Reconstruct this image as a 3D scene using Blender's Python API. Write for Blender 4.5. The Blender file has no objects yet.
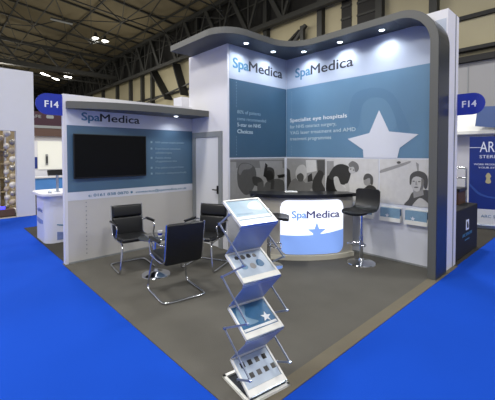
import bpy, bmesh, random
from math import sin, cos, pi, radians, sqrt, atan2
from mathutils import Vector, Matrix
random.seed(7)
S = bpy.context.scene
COL = S.collection

# ------------------------------------------------------------------ camera (fitted to the stand)
CX, CY, CZ = -1.3285, -1.4269, 1.62
YAW, PITCH, ROLL, F, SY = 0.0361, 0.0269, -0.0011, 334.75, 37.523
_a = pi/4 + YAW
FW = Vector((cos(_a)*cos(PITCH), sin(_a)*cos(PITCH), -sin(PITCH)))
_r = Vector((sin(_a), -cos(_a), 0)); _u = _r.cross(FW)
RT = cos(ROLL)*_r + sin(ROLL)*_u; UP = -sin(ROLL)*_r + cos(ROLL)*_u
CAM = Vector((CX, CY, CZ))
cd = bpy.data.cameras.new('camera'); cam = bpy.data.objects.new('camera', cd); COL.objects.link(cam)
M = Matrix((( RT.x, UP.x, -FW.x, CX), (RT.y, UP.y, -FW.y, CY), (RT.z, UP.z, -FW.z, CZ), (0,0,0,1)))
cam.matrix_world = M
cd.sensor_fit = 'HORIZONTAL'; cd.sensor_width = 36; cd.lens = 36*F/495; cd.shift_y = -SY/495
cd.clip_end = 200; cd.clip_start = 0.05
S.camera = cam
def _ray(x, y): return FW + RT*((x-247.5)/F) + UP*((200-SY-y)/F)
def at_x(x, y, v):          # measured point of the photograph on the wall plane X = v -> (Y, Z)
    d = _ray(x, y); p = CAM + d*((v-CX)/d.x); return (p.y, p.z)
def at_y(x, y, v):          # ... on the wall plane Y = v -> (X, Z)
    d = _ray(x, y); p = CAM + d*((v-CY)/d.y); return (p.x, p.z)

# ------------------------------------------------------------------ materials
def lin(c):
    return tuple(((v/255)/12.92 if v/255 <= .04045 else (((v/255)+.055)/1.055)**2.4) for v in c) + (1,)
MATS = {}
def mat(name, rgb, rough=.6, metal=0, spec=.5, noise=0, nscale=8, bump=0, bscale=200, coat=0, alpha=1, trans=0):
    m = bpy.data.materials.new(name); m.use_nodes = True
    nt = m.node_tree; b = nt.nodes['Principled BSDF']; c = lin(rgb)
    b.inputs['Base Color'].default_value = c; b.inputs['Roughness'].default_value = rough
    b.inputs['Metallic'].default_value = metal; b.inputs['Specular IOR Level'].default_value = spec
    b.inputs['Coat Weight'].default_value = coat; b.inputs['Alpha'].default_value = alpha
    b.inputs['Transmission Weight'].default_value = trans
    tc = nt.nodes.new('ShaderNodeTexCoord')
    n = nt.nodes.new('ShaderNodeTexNoise'); n.inputs['Scale'].default_value = nscale; n.inputs['Detail'].default_value = 5
    nt.links.new(tc.outputs['Object'], n.inputs['Vector'])
    mx = nt.nodes.new('ShaderNodeMix'); mx.data_type = 'RGBA'
    k = noise
    mx.inputs[6].default_value = tuple(v*(1-k) for v in c[:3])+(1,)
    mx.inputs[7].default_value = tuple(min(1, v*(1+k)) for v in c[:3])+(1,)
    nt.links.new(n.outputs['Fac'], mx.inputs[0]); nt.links.new(mx.outputs[2], b.inputs['Base Color'])
    if bump:
        n2 = nt.nodes.new('ShaderNodeTexNoise'); n2.inputs['Scale'].default_value = bscale
        nt.links.new(tc.outputs['Object'], n2.inputs['Vector'])
        bp = nt.nodes.new('ShaderNodeBump'); bp.inputs['Strength'].default_value = bump; bp.inputs['Distance'].default_value = .01
        nt.links.new(n2.outputs['Fac'], bp.inputs['Height']); nt.links.new(bp.outputs[0], b.inputs['Normal'])
    MATS[name] = m
    return m
def emit(name, rgb, s):
    m = bpy.data.materials.new(name); m.use_nodes = True; nt = m.node_tree
    b = nt.nodes['Principled BSDF']; b.inputs['Base Color'].default_value = lin(rgb)
    b.inputs['Emission Color'].default_value = lin(rgb); b.inputs['Emission Strength'].default_value = s
    MATS[name] = m; return m

blue_carpet = mat('blue_carpet', (19, 69, 178), .95, noise=.10, nscale=1.1, bump=.3, spec=.1)
grey_carpet = mat('grey_carpet', (90, 88, 83), .95, noise=.16, nscale=2.3, bump=.4, spec=.1)
edge_carpet = mat('edge_carpet', (106, 100, 87), .95, noise=.1, nscale=6, spec=.1)
dark_carpet = mat('dark_carpet', (62, 60, 56), .95, noise=.15, nscale=3, spec=.1)
concrete = mat('concrete', (150, 144, 132), .8, noise=.1, nscale=1)
white_wall = mat('white_wall', (222, 222, 228), .45, noise=.02)
print_white = mat('print_white', (214, 217, 226), .35, noise=.02)
print_band_shaded = mat('print_band_shaded', (62, 92, 116), .32, noise=.14, nscale=1.2)  # one band print for all walls; narrow back wall's shade put into this colour
print_band2 = mat('print_band_lit', (98, 134, 162), .32, noise=.14, nscale=1.2)  # same band print, the right wall's stronger light put into the colour
print_band3 = mat('print_band_half_shaded', (82, 112, 136), .32, noise=.14, nscale=1.2)  # same band print, the low wall's weaker light put into the colour
soffit_m = mat('soffit_shaded', (60, 66, 70), .5)  # canopy underside: its shade is put into a darker colour than the fascia
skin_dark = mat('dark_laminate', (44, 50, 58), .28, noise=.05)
header_print = mat('header_print', (178, 188, 206), .35, noise=.03)
ghost_a = mat('ghost_print', (92, 128, 157), .35)
ghost_b = mat('ghost_print_light', (102, 138, 165), .35)
low_white = mat('low_white', (196, 194, 190), .4, noise=.03)
fascia = mat('fascia_grey', (90, 91, 87), .5, noise=.04)
logo_dark = mat('logo_dark', (38, 42, 54), .4)
logo_blue = mat('logo_blue', (74, 124, 156), .4)
text_pale = mat('text_pale', (186, 204, 212), .4)
text_white = mat('text_white', (226, 230, 232), .4)
text_faint = mat('text_faint', (140, 166, 180), .4)
dots_grey = mat('dots_grey', (128, 132, 138), .5)
leather = mat('black_leather', (16, 17, 19), .42, noise=.2, nscale=20, bump=.15, bscale=60)
chrome = mat('chrome', (205, 208, 214), .12, 1)
alu = mat('aluminium', (170, 182, 200), .3, 1)
white_alu = mat('white_aluminium', (226, 226, 220), .35)
black_gloss = mat('black_gloss', (7, 8, 10), .25, spec=.18)
black_plastic = mat('black_plastic', (14, 15, 17), .35)
black_laminate = mat('black_laminate', (20, 21, 24), .3)
desk_body = mat('desk_body', (176, 172, 162), .4, noise=.04)
desk_trim = mat('desk_trim', (206, 202, 186), .4)
frame_grey = mat('frame_grey', (136, 140, 142), .45)
door_white = mat('door_white', (212, 213, 217), .4)
sign_blue = mat('sign_blue', (22, 48, 160), .4)
sign_white = mat('sign_white', (235, 238, 245), .4)
acrylic = mat('blue_acrylic', (138, 156, 190), .3, alpha=.75)
link_grey = mat('link_grey', (128, 136, 150), .4, .3)
clear = mat('clear_acrylic', (205, 215, 225), .1, alpha=.25)
glass_top = mat('smoked_glass', (70, 74, 78), .06, alpha=.75, coat=.5)
paper = mat('paper', (228, 230, 230), .5)
brochure_blue = mat('brochure_blue', (120, 152, 176), .35, noise=.2, nscale=12)
brochure_deep = mat('brochure_deep', (56, 104, 142), .35, noise=.3, nscale=14)
brochure_pale = mat('brochure_pale', (176, 190, 204), .35, noise=.2, nscale=12)
tones = {k: mat('photo_tone_%s' % n, (v, v-1, v-3), .4, noise=.12, nscale=14)
         for k, n, v in ((1,'black',20),(2,'dark',52),(3,'shadow',82),(4,'mid',116),(5,'light',150),(6,'pale',190),(7,'bright',205))}
cream_clad = mat('cream_cladding', (156, 149, 122), .7, noise=.12, nscale=.8)
grey_clad = mat('grey_cladding', (150, 150, 152), .7, noise=.06, nscale=.8)
steel = mat('dark_steel', (38, 39, 37), .6, noise=.15, nscale=3)
steel_black = mat('black_steel', (18, 18, 18), .7)
roof_m = mat('roof_brown', (98, 90, 68), .85, noise=.2, nscale=.4)
wall_black = mat('black_wall', (14, 14, 14), .8)
booth_white = mat('booth_white', (206, 208, 214), .55, noise=.02)
maroon = mat('maroon', (52, 16, 36), .5, noise=.3, nscale=1)
brown = mat('brown_board', (84, 62, 54), .6)
navy_cloth = mat('navy_cloth', (12, 13, 20), .8, noise=.2, nscale=5)
banner_blue = mat('banner_blue', (22, 48, 126), .4, noise=.25, nscale=1.5)
banner_line = mat('banner_line', (52, 84, 160), .4)
gold = mat('gold_print', (186, 176, 130), .5)
tent_white = mat('tent_white', (222, 223, 220), .6)
tent_blue = mat('tent_blue', (70, 92, 140), .6)
beige = mat('beige_shelf', (196, 176, 134), .6, noise=.15, nscale=3)
wicker = mat('wicker', (112, 80, 44), .8, noise=.5, nscale=40, bump=.5)
balloon_m = [mat('balloon_white', (212, 208, 200), .25), mat('balloon_silver', (164, 160, 152), .2, .5), mat('balloon_beige', (182, 168, 146), .3)]
counter_print = mat('counter_print', (120, 138, 190), .5, noise=.4, nscale=9)
counter_white = mat('counter_white', (214, 217, 228), .35)
blue_panel = mat('blue_panel', (80, 140, 214), .5, noise=.25, nscale=1.6)
box_brown = mat('carton_brown', (74, 50, 36), .7)
lamp_white = emit('lamp_white', (255, 250, 238), 14)
spot_white = emit('spot_white', (240, 246, 255), 12)
sign_glow = emit('sign_glow', (236, 241, 255), .95)
sign_glow_blue = emit('sign_glow_blue', (132, 168, 238), .62)
glow_text = emit('glow_text_blue', (120, 158, 222), .5)
glow_dark = emit('glow_text_dark', (78, 78, 120), .35)
led_blue = emit('led_blue', (60, 60, 255), 3)
stand_glow = mat('lit_stand_wall', (244, 246, 238), .5)

# ------------------------------------------------------------------ mesh helpers
def box(bm, x0, x1, y0, y1, z0, z1, bev=0, seg=2, mtx=None):
    t = bmesh.new()
    vs = [t.verts.new((x, y, z)) for x in (x0, x1) for y in (y0, y1) for z in (z0, z1)]
    for f in ((0,1,3,2),(4,6,7,5),(0,4,5,1),(2,3,7,6),(0,2,6,4),(1,5,7,3)): t.faces.new([vs[i] for i in f])
    if bev: bmesh.ops.bevel(t, geom=t.edges[:], offset=bev, segments=seg, affect='EDGES', profile=.5)
    if mtx is not None: bmesh.ops.transform(t, matrix=mtx, verts=t.verts)
    merge(bm, t)
def merge(bm, t):
    me = bpy.data.meshes.new('tmp'); t.to_mesh(me); t.free(); bm.from_mesh(me); bpy.data.meshes.remove(me)
def prism(bm, pts, fn, d0, d1):
    """extrude a 2-D outline; fn(a, b, d) gives the 3-D point"""
    A = [bm.verts.new(fn(a, b, d0)) for a, b in pts]; B = [bm.verts.new(fn(a, b, d1)) for a, b in pts]
    n = len(pts)
    bm.faces.new(A); bm.faces.new(B[::-1])
    for i in range(n): bm.faces.new((A[i], B[i], B[(i+1) % n], A[(i+1) % n]))
def tube(bm, pts, r, closed=False, n=10, fil=0):
    pts = [Vector(p) for p in pts]
    if fil: pts = fillet(pts, fil, closed)
    N = len(pts); rings = []
    prev = None
    for i, p in enumerate(pts):
        if closed: d = (pts[(i+1) % N]-p).normalized() + (p-pts[i-1]).normalized()
        elif i == 0: d = pts[1]-p
        elif i == N-1: d = p-pts[i-1]
        else: d = (pts[i+1]-p).normalized() + (p-pts[i-1]).normalized()
        d.normalize()
        if prev is None:
            s = Vector((0,0,1)) if abs(d.z) < .9 else Vector((1,0,0))
            u = d.cross(s).normalized()
        else:
            u = (prev - d*prev.dot(d)).normalized()
        prev = u; v = d.cross(u)
        rings.append([bm.verts.new(p + (u*cos(2*pi*k/n)+v*sin(2*pi*k/n))*r) for k in range(n)])
    for i in range(N if closed else N-1):
        a, b = rings[i], rings[(i+1) % N]
        for k in range(n): bm.faces.new((a[k], a[(k+1) % n], b[(k+1) % n], b[k]))
    if not closed: bm.faces.new(rings[0][::-1]); bm.faces.new(rings[-1])
def fillet(pts, r, closed=False, seg=5):
    out = []; N = len(pts)
    for i, p in enumerate(pts):
        if not closed and i in (0, N-1): out.append(p); continue
        a = pts[i-1]-p; b = pts[(i+1) % N]-p
        rr = min(r, a.length*.45, b.length*.45)
        A = p+a.normalized()*rr; B = p+b.normalized()*rr
        for k in range(seg+1):
            t = k/seg; out.append(A*(1-t)**2 + p*2*t*(1-t) + B*t*t)
    return out
def bar(bm, p, q, w, h=None):
    p = Vector(p); q = Vector(q); d = q-p; L = d.length; h = h or w
    m = Matrix.Translation(p) @ d.to_track_quat('X', 'Z').to_matrix().to_4x4()
    box(bm, 0, L, -w/2, w/2, -h/2, h/2, mtx=m)
def lathe(bm, prof, c=(0,0,0), n=32):
    rings = []
    for r, z in prof:
        rings.append([bm.verts.new((c[0]+r*cos(2*pi*k/n), c[1]+r*sin(2*pi*k/n), c[2]+z)) for k in range(n)])
    for a, b in zip(rings, rings[1:]):
        for k in range(n): bm.faces.new((a[k], a[(k+1) % n], b[(k+1) % n], b[k]))
    bm.faces.new(rings[0][::-1]); bm.faces.new(rings[-1])
def obj(name, bm, m, parent=None, smooth=False):
    bmesh.ops.recalc_face_normals(bm, faces=bm.faces)
    me = bpy.data.meshes.new(name); bm.to_mesh(me); bm.free()
    me.materials.append(m)
    if smooth:
        for p in me.polygons: p.use_smooth = True
        try: me.set_sharp_from_angle(angle=radians(40))
        except Exception: pass
    o = bpy.data.objects.new(name, me); COL.objects.link(o)
    if parent: o.parent = parent
    return o
def B(): return bmesh.new()
def tag(o, label, cat, group=None, kind=None):
    o['label'] = label; o['category'] = cat
    if group: o['group'] = group
    if kind: o['kind'] = kind
    return o
def thing(name, label, cat, loc=(0,0,0), rz=0, group=None):
    o = bpy.data.objects.new(name, None); COL.objects.link(o); o.location = loc; o.rotation_euler = (0,0,rz)
    o.empty_display_size = .1
    return tag(o, label, cat, group)
def struct(name, bm, m, parent=None):
    o = obj(name, bm, m, parent)
    if parent is None: o['kind'] = 'structure'
    return o
def sbox(name, m, *d, parent=None, bev=0):
    b = B(); box(b, *d, bev=bev); return struct(name, b, m, parent)
def copy_tree(o, parent=None):
    c = o.copy(); COL.objects.link(c)
    if parent: c.parent = parent
    for ch in o.children: copy_tree(ch, c)
    return c

# text -> mesh pieces
def _font_mesh(body, off=0):
    cu = bpy.data.curves.new('t', 'FONT'); cu.body = body; cu.size = 1; cu.offset = off; cu.resolution_u = 4
    o = bpy.data.objects.new('t', cu); COL.objects.link(o)
    dg = bpy.context.evaluated_depsgraph_get(); me = bpy.data.meshes.new_from_object(o.evaluated_get(dg))
    bpy.data.objects.remove(o); bpy.data.curves.remove(cu); return me
_h = _font_mesh('H'); CAPH = max(v.co.y for v in _h.vertices)
def text(bm, body, x, y, h, fn, width=None, off=.0, d0=.004, d1=.006, italic=0):
    """lettering with its left end at (x, y) on the baseline; h = capital height; returns right end"""
    me = _font_mesh(body); k = h/CAPH; heavy = off*k*1.1
    xs = [v.co.x for v in me.vertices]; x0, x1 = min(xs), max(xs)
    kx = width/(x1-x0) if width else k
    t = bmesh.new(); t.from_mesh(me); bpy.data.meshes.remove(me)
    if off:
        g0 = t.verts[:] + t.edges[:] + t.faces[:]
        lay = {v: 0 for v in t.verts}
        for q, sh in enumerate(((1,0),(2,0),(1,1))):
            dup = bmesh.ops.duplicate(t, geom=g0)['geom']
            bmesh.ops.translate(t, verts=[v for v in dup if isinstance(v, bmesh.types.BMVert)], vec=(heavy/kx*sh[0], heavy/k*sh[1], (q+1)*.0006))
    r = bmesh.ops.extrude_face_region(t, geom=t.faces[:])
    top = {v for v in r['geom'] if isinstance(v, bmesh.types.BMVert)}
    for v in t.verts:
        d = (d1 if v in top else d0) + v.co.z
        v.co = Vector(fn(x+(v.co.x-x0)*kx+italic*v.co.y*k, y+v.co.y*k, d))
    merge(bm, t)
    return x+(x1-x0)*kx
def smooth_loop(pts, n=5):
    out = []; N = len(pts)
    for i in range(N):
        p0, p1, p2, p3 = pts[i-1], pts[i], pts[(i+1) % N], pts[(i+2) % N]
        for k in range(n):
            t = k/n
            out.append(tuple(.5*((2*p1[j]) + (-p0[j]+p2[j])*t + (2*p0[j]-5*p1[j]+4*p2[j]-p3[j])*t*t + (-p0[j]+3*p1[j]-3*p2[j]+p3[j])*t**3) for j in (0,1)))
    return out
def star_pts(cx, cy, r, ri=.40, rot=0):
    return [(cx+(r if k % 2 == 0 else r*ri)*sin(pi*k/5+rot), cy+(r if k % 2 == 0 else r*ri)*cos(pi*k/5+rot)) for k in range(10)]
# wall coordinate systems (a = along wall rightwards, b = height, d = distance off the wall)
YL, XQ, YP, XR = 3.90, 2.21, 2.86, 3.695
fL = lambda a, b, d: (a, YL-d, b)
fP = lambda a, b, d: (a, YP-d, b)
fR = lambda a, b, d: (XR-d, -a, b)           # a = -Y

# ================================================================== FLOOR
sbox('floor', concrete, -14, 24, -8, 60, -.05, -.004)
sbox('floor', blue_carpet, -6, 12.3, -5, 8.8, -.004, 0)
sbox('floor', dark_carpet, .5, 12.3, 8.8, 14.5, -.004, .002)
sbox('floor', grey_carpet, .0, 4.1, .12, 4.0, 0, .006)
sbox('floor', edge_carpet, .0, 4.1, .0, .12, 0, .006)
sbox('floor', dark_carpet, .04, 6.0, 4.0, 7.2, 0, .005)
sbox('floor', dark_carpet, 4.1, 12.4, .02, 3.9, 0, .005)

# ================================================================== STAND WALLS
sbox('wall_left', white_wall, .02, 2.21, YL, 4.0, .0, 2.48)
sbox('wall_door', white_wall, XQ, 2.31, YP, 4.0, .0, 3.43)
sbox('wall_back', white_wall, 2.31, XR, YP, 2.96, .0, 3.43)
sbox('wall_right', white_wall, XR, 4.17, .05, 4.0, .0, 3.55)
b = B(); box(b, XR+.32, XR+.33, .04, .05, 0, 3.55); struct('trim_1', b, frame_grey)
for i, d in enumerate(((.06, XQ, YL-.012, YL, .006, .03), (XQ+.01, XR, YP-.012, YP, .006, .03), (XR-.012, XR, .16, YP-.012, .006, .03))):
    sbox('baseboard_' + ('left', 'back', 'right')[i], frame_grey, *d)
# door in the storage wall
dr = bpy.data.objects.new('door_1', None); COL.objects.link(dr); dr.location = (XQ, 3.4, 0); dr['kind'] = 'structure'
def dpart(name, m, x0, x1, y0, y1, z0, z1, bev=0):
    bb = B(); box(bb, x0, x1, y0-3.4, y1-3.4, z0, z1, bev=bev); return obj(name, bb, m, dr)
dpart('door_frame', frame_grey, -.03, 0, 2.99, 3.08, .006, 2.0)
dpart('door_frame', frame_grey, -.03, 0, 3.76, 3.86, .006, 2.0)
dpart('door_frame', frame_grey, -.03, 0, 3.08, 3.76, 1.91, 2.0)
dpart('door_panel', door_white, -.015, 0, 3.08, 3.76, .012, 1.91)
hb = B(); tube(hb, [(-.03,-.31,1.0),(-.075,-.31,1.0),(-.075,-.22,1.0)], .011, fil=.02); box(hb, -.04, -.03, -.335, -.285, .93, 1.07, bev=.004)
obj('door_handle', hb, black_plastic, dr, True)

# ------------------------------------------------------------------ graphics on the low left wall
def dotted(bm, a, b0, b1, step, r, fn, d0=.004, d1=.006):
    z = b0
    while z < b1:
        prism(bm, [(a+r*cos(k*pi/4), z+r*sin(k*pi/4)) for k in range(8)], fn, d0, d1); z += step
def rect(a0, a1, b0, b1): return [(a0,b0),(a1,b0),(a1,b1),(a0,b1)]
def band(bm, pts, fn, d0, d1): prism(bm, pts, fn, d0, d1)
g = thing('wall_graphic', 'low left wall graphic with dark blue band behind the television', 'wall graphic', (1.1, YL, 0))
def gobj(name, bm, m, root, smooth=False):
    bmesh.ops.translate(bm, verts=bm.verts, vec=-Vector(root.location)); return obj(name, bm, m, root, smooth)
b = B(); band(b, rect(.06, XQ-.005, .03, 2.265), fL, 0, .003); gobj('background_panel', b, low_white, g)
b = B(); band(b, rect(.06, XQ-.005, 2.035, 2.265), fL, .003, .005); gobj('header_strip', b, print_white, g)
b = B(); band(b, rect(.06, XQ-.005, 1.055, 2.035), fL, .003, .005); gobj('color_band', b, print_band3, g)
b = B(); band(b, rect(.06, XQ-.005, .93, 1.055), fL, .003, .0045); gobj('contact_strip', b, print_white, g)
def logo(root, a, base, cap, width, fn, m1=logo_blue, m2=logo_dark, d0=.0055, d1=.0075, mk=None):
    mk = mk or (lambda n, bm, m: gobj(n, bm, m, root))
    w1 = width*.285
    b = B(); e = text(b, 'Spa', a, base, cap, fn, width=w1, off=.026, d0=d0, d1=d1); mk('logo_text', b, m1)
    b = B(); text(b, 'Medica', e+width*.012, base, cap, fn, width=width-w1-width*.012, off=.018, d0=d0, d1=d1); mk('logo_text', b, m2)
logo(g, .26, 2.115, .115, .90, fL)
b = B(); text(b, 't: 0161 838 0870', .34, .965, .042, fL, width=.62, off=.022, d0=.005, d1=.006); gobj('contact_text', b, logo_blue, g)
b = B(); text(b, 'contactus@spamedica.co.uk', 1.09, .965, .036, fL, width=.98, off=.018, d0=.005, d1=.006)
gobj('contact_text', b, logo_blue, g)
b = B(); prism(b, rect(1.0, 1.035, .968, 1.003), fL, .005, .006); gobj('contact_mark', b, logo_blue, g)
for z, s, w in ((1.80,'NHS cataract surgery provider',.58),(1.69,'Experienced consultant',.50),(1.62,'ophthalmologists',.32),(1.53,'Patient choice',.30),(1.47,'of appointment time',.42),(1.36,'Free patient transport home',.56),(1.26,'Minimum waiting times locally',.62)):
    b = B(); text(b, s, 1.45, z, .032, fL, width=w, off=.008, d0=.005, d1=.006); gobj('body_text', b, text_faint, g)
for z in (1.80,1.69,1.53,1.36,1.26):
    b = B(); prism(b, rect(1.36, 1.392, z, z+.032), fL, .005, .006); gobj('bullet_mark', b, text_faint, g)
b = B(); dotted(b, .31, .12, .92, .064, .009, fL); gobj('dotted_line', b, dots_grey, g)

# ------------------------------------------------------------------ tall back wall graphic
g = thing('wall_graphic', 'tall narrow back wall graphic with dark blue band beside the white door wall', 'wall graphic', (2.95, YP, 0))
b = B(); band(b, rect(XQ+.035, XR-.006, .03, 3.43), fP, 0, .003); gobj('background_panel', b, print_white, g)
b = B(); band(b, rect(XQ+.035, XR-.006, 2.865, 3.425), fP, .003, .0045); gobj('header_strip', b, header_print, g)
b = B(); band(b, rect(XQ+.035, XR-.006, 1.55, 2.865), fP, .003, .005); gobj('color_band', b, print_band_shaded, g)
logo(g, 2.32, 3.055, .165, 1.24, fP)
b = B()
text(b, '80% of patients', 2.42, 2.30, .058, fP, width=.56, d0=.005, d1=.006); gobj('body_text', b, text_faint, g)
b = B(); text(b, 'come recommended', 2.42, 2.185, .058, fP, width=.70, d0=.005, d1=.006)
gobj('body_text', b, text_faint, g)
b = B()
text(b, '5-star on NHS', 2.42, 2.08, .062, fP, width=.56, off=.012, d0=.005, d1=.006); gobj('body_text', b, text_pale, g)
b = B(); text(b, 'Choices', 2.42, 1.965, .066, fP, width=.36, off=.022, d0=.005, d1=.006)
gobj('body_text', b, text_pale, g)
b = B(); dotted(b, 2.40, 1.60, 1.92, .05, .008, fP, .005, .006); dotted(b, 2.40, 2.42, 2.82, .05, .008, fP, .005, .006); gobj('dotted_line', b, text_faint, g)

# ------------------------------------------------------------------ tall right wall graphic
g = thing('wall_graphic', 'wide right wall graphic with a large white star on blue', 'wall graphic', (XR, 1.5, 0))
b = B(); band(b, rect(-2.85, -.07, .03, 3.43), fR, 0, .003); gobj('background_panel', b, print_white, g)
b = B(); band(b, rect(-2.85, -.07, 2.865, 3.425), fR, .003, .0045); gobj('header_strip', b, header_print, g)
b = B(); band(b, rect(-2.85, -.07, 1.55, 2.865), fR, .003, .005); gobj('color_band', b, print_band2, g)
def pr(pts): return [(-at_x(x, y, XR)[0], at_x(x, y, XR)[1]) for x, y in pts]
b = B(); prism(b, smooth_loop(pr([(349,120),(352,98),(362,90),(380,88),(394,95),(403,112),(410,130),(400,132),(393,112),(384,99),(370,98),(362,108),(358,128)])), fR, .005, .0055); gobj('printed_eye', b, ghost_a, g)
b = B(); prism(b, smooth_loop(pr([(362,108),(370,99),(384,99),(393,112),(396,128),(380,134),(364,130)])), fR, .005, .0058); gobj('printed_eye', b, ghost_b, g)
logo(g, -2.635, 3.05, .165, 1.20, fR)
b = B(); text(b, 'Specialist eye hospitals', -2.76, 2.22, .066, fR, width=1.22, off=.02, d0=.005, d1=.006); gobj('body_text', b, text_white, g)
for z, s, w in ((2.10,'for NHS cataract surgery,',1.02),(1.985,'YAG laser treatment and AMD',1.38),(1.87,'treatment programmes',.92)):
    b = B(); text(b, s, -2.76, z, .06, fR, width=w, off=.012, d0=.005, d1=.006); gobj('body_text', b, text_pale, g)
b = B(); dotted(b, -2.72, 1.6, 1.8, .05, .008, fR, .005, .006); dotted(b, -2.72, 2.34, 2.82, .05, .008, fR, .005, .006); gobj('dotted_line', b, text_faint, g)
# five-pointed star cut by the lower edge of the band
sp = [(-.985,2.285),(-.825,1.95),(-.405,1.89),(-.665,1.70),(-.70,1.55),(-1.235,1.55),(-1.245,1.68),(-1.52,1.86),(-1.14,1.94)]
b = B(); prism(b, sp, fR, .006, .009); gobj('star', b, print_white, g)

# ------------------------------------------------------------------ printed photographs
def photo(label, fn, inv, corners, base, shapes, fig='printed_person'):
    """corners a0,a1,b0,b1; shapes = [(tone, outline)] outlines measured on the photograph"""
    a0, a1, b0, b1 = corners
    root = thing('photograph', label, 'picture', fn((a0+a1)/2, b0, 0), 0, 'printed photographs along the walls')
    b = B(); prism(b, rect(a0, a1, b0, b1), fn, .004, .007); gobj('photo_print', b, tones[base], root)
    for i, (t, name, pts) in enumerate(shapes):
        P = [inv(x, y) for x, y in pts]
        if len(P) > 4: P = smooth_loop(P)
        P = [(min(max(a, a0), a1), min(max(c, b0), b1)) for a, c in P]
        Q = []
        for q in P:
            if not Q or (abs(q[0]-Q[-1][0])+abs(q[1]-Q[-1][1])) > 1e-4: Q.append(q)
        b = B(); prism(b, Q, fn, .0065, .0076+.0006*i); gobj(name, b, tones[t], root)
iP = lambda x, y: at_y(x, y, YP)
iR = lambda x, y: (-at_x(x, y, XR)[0], at_x(x, y, XR)[1])
def ell(cx, cy, rx, ry, n=12, rot=0):
    return [(cx+rx*cos(2*pi*k/n)*cos(rot)-ry*sin(2*pi*k/n)*sin(rot), cy+rx*cos(2*pi*k/n)*sin(rot)+ry*sin(2*pi*k/n)*cos(rot)) for k in range(n)]
PP = 'printed_person'; PB = 'printed_backdrop'
photo('grey photograph of an old man at an eye examination device, on the narrow back wall', fP, iP, (XQ+.05, XR-.06, .83, 1.53), 5, [
    (4, PB, [(229,160),(284,160),(284,168),(229,168)]),
    (5, PB, [(229,162),(236,162),(235,205),(229,205)]),
    (5, PB, [(259,161),(282,161),(283,180),(262,180)]),
    (5, PP, [(229,210),(231,196),(236,188),(242,192),(248,200),(246,212)]),
    (3, PP, [(237,172),(240,164),(247,163),(254,167),(256,176),(254,186),(249,193),(243,192),(238,186)]),
    (3, PP, [(238,180),(242,171),(249,176),(254,182),(252,190),(246,195),(240,190)]),
    (4, PP, [(238,172),(240,165),(246,163.5),(252,166),(249,169),(243,170),(240,175)]),
    (2, 'printed_device', [(252,177),(258,177),(262,180),(262,186),(254,185)]),
    (3, 'printed_device', [(257,183),(263,181),(264,200),(257,202)]),
    (3, PP, [(264,186),(270,180),(279,179),(284,184),(284,206),(264,206)]),
    (5, PP, ell(269,167,5,4.5)),
    (2, PP, [(264,170),(268,167),(273,169),(274,176),(272,182),(267,181)]),
    (1, 'printed_device', [(263,176),(265,163),(267,165),(266,178)]),
    (1, 'printed_device', [(266,171),(271,171),(273,178),(268,180),(265,176)]),
    (2, 'printed_device', [(271,179),(274,181),(273,189),(270,189)]),
    (1, 'printed_device', [(277,175),(284,174),(284,177),(278,178)]),
])
photo('grey photograph of a white-haired woman seated at an examination, nearest the corner', fR, iR, (-2.835, -1.955, .83, 1.525), 5, [
    (7, PB, [(306,160),(316,160),(317,171),(307,173)]),
    (3, PB, [(317,160),(325,160),(325,175),(318,174)]),
    (2, PB, [(287,168),(290,170),(292,188),(287,191)]),
    (4, PP, [(288,195),(291,182),(298,178),(305,182),(310,188),(309,196)]),
    (6, PP, [(296,172),(299,166),(304,165),(307,170),(306,178),(301,181),(297,179)]),
    (3, PP, [(297,176),(301,173),(304,176),(303,181),(299,181)]),
    (4, PP, [(304,183),(312,182),(314,188),(306,190)]),
    (2, PP, [(308,176),(312,173),(313,181),(308,182)]),
    (2, PP, [(316,175),(320,170),(324,174),(322,182),(326,192),(314,192),(313,182)]),
])
photo('grey photograph of a dark-shirted person bending over beside a seated boy', fR, iR, (-1.945, -.985, .83, 1.53), 7, [
    (5, PB, [(327,161),(334,161),(334,190),(327,190)]),
    (1, PP, [(327,178),(331,175),(337,178),(337,192),(327,193)]),
    (2, PP, [(329,176),(334,167),(341,164),(348,166),(351,171),(350,178),(347,184),(341,184),(338,178),(332,180)]),
    (6, PP, [(334,178),(338,177),(341,184),(346,189),(341,192),(336,189)]),
    (6, PP, [(345,184),(349,183),(350,191),(347,192)]),
    (6, PP, ell(352.5,169.5,3.5,4.2)),
    (2, PP, ell(351,169,.8,.5)), (2, PP, ell(354,170,.8,.5)),
    (4, PP, [(349,164),(353,161),(358,164),(359,169),(356,172),(354,167),(350,167)]),
    (5, PP, ell(367.5,181,3.6,4.8)),
    (3, PP, [(364,180),(365,175),(369,173.5),(373,177),(373,184),(371,184),(370,178)]),
    (2, PP, [(363,192),(366,187),(371,185),(376,188),(377,195),(377,206),(362,206)]),
])
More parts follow.
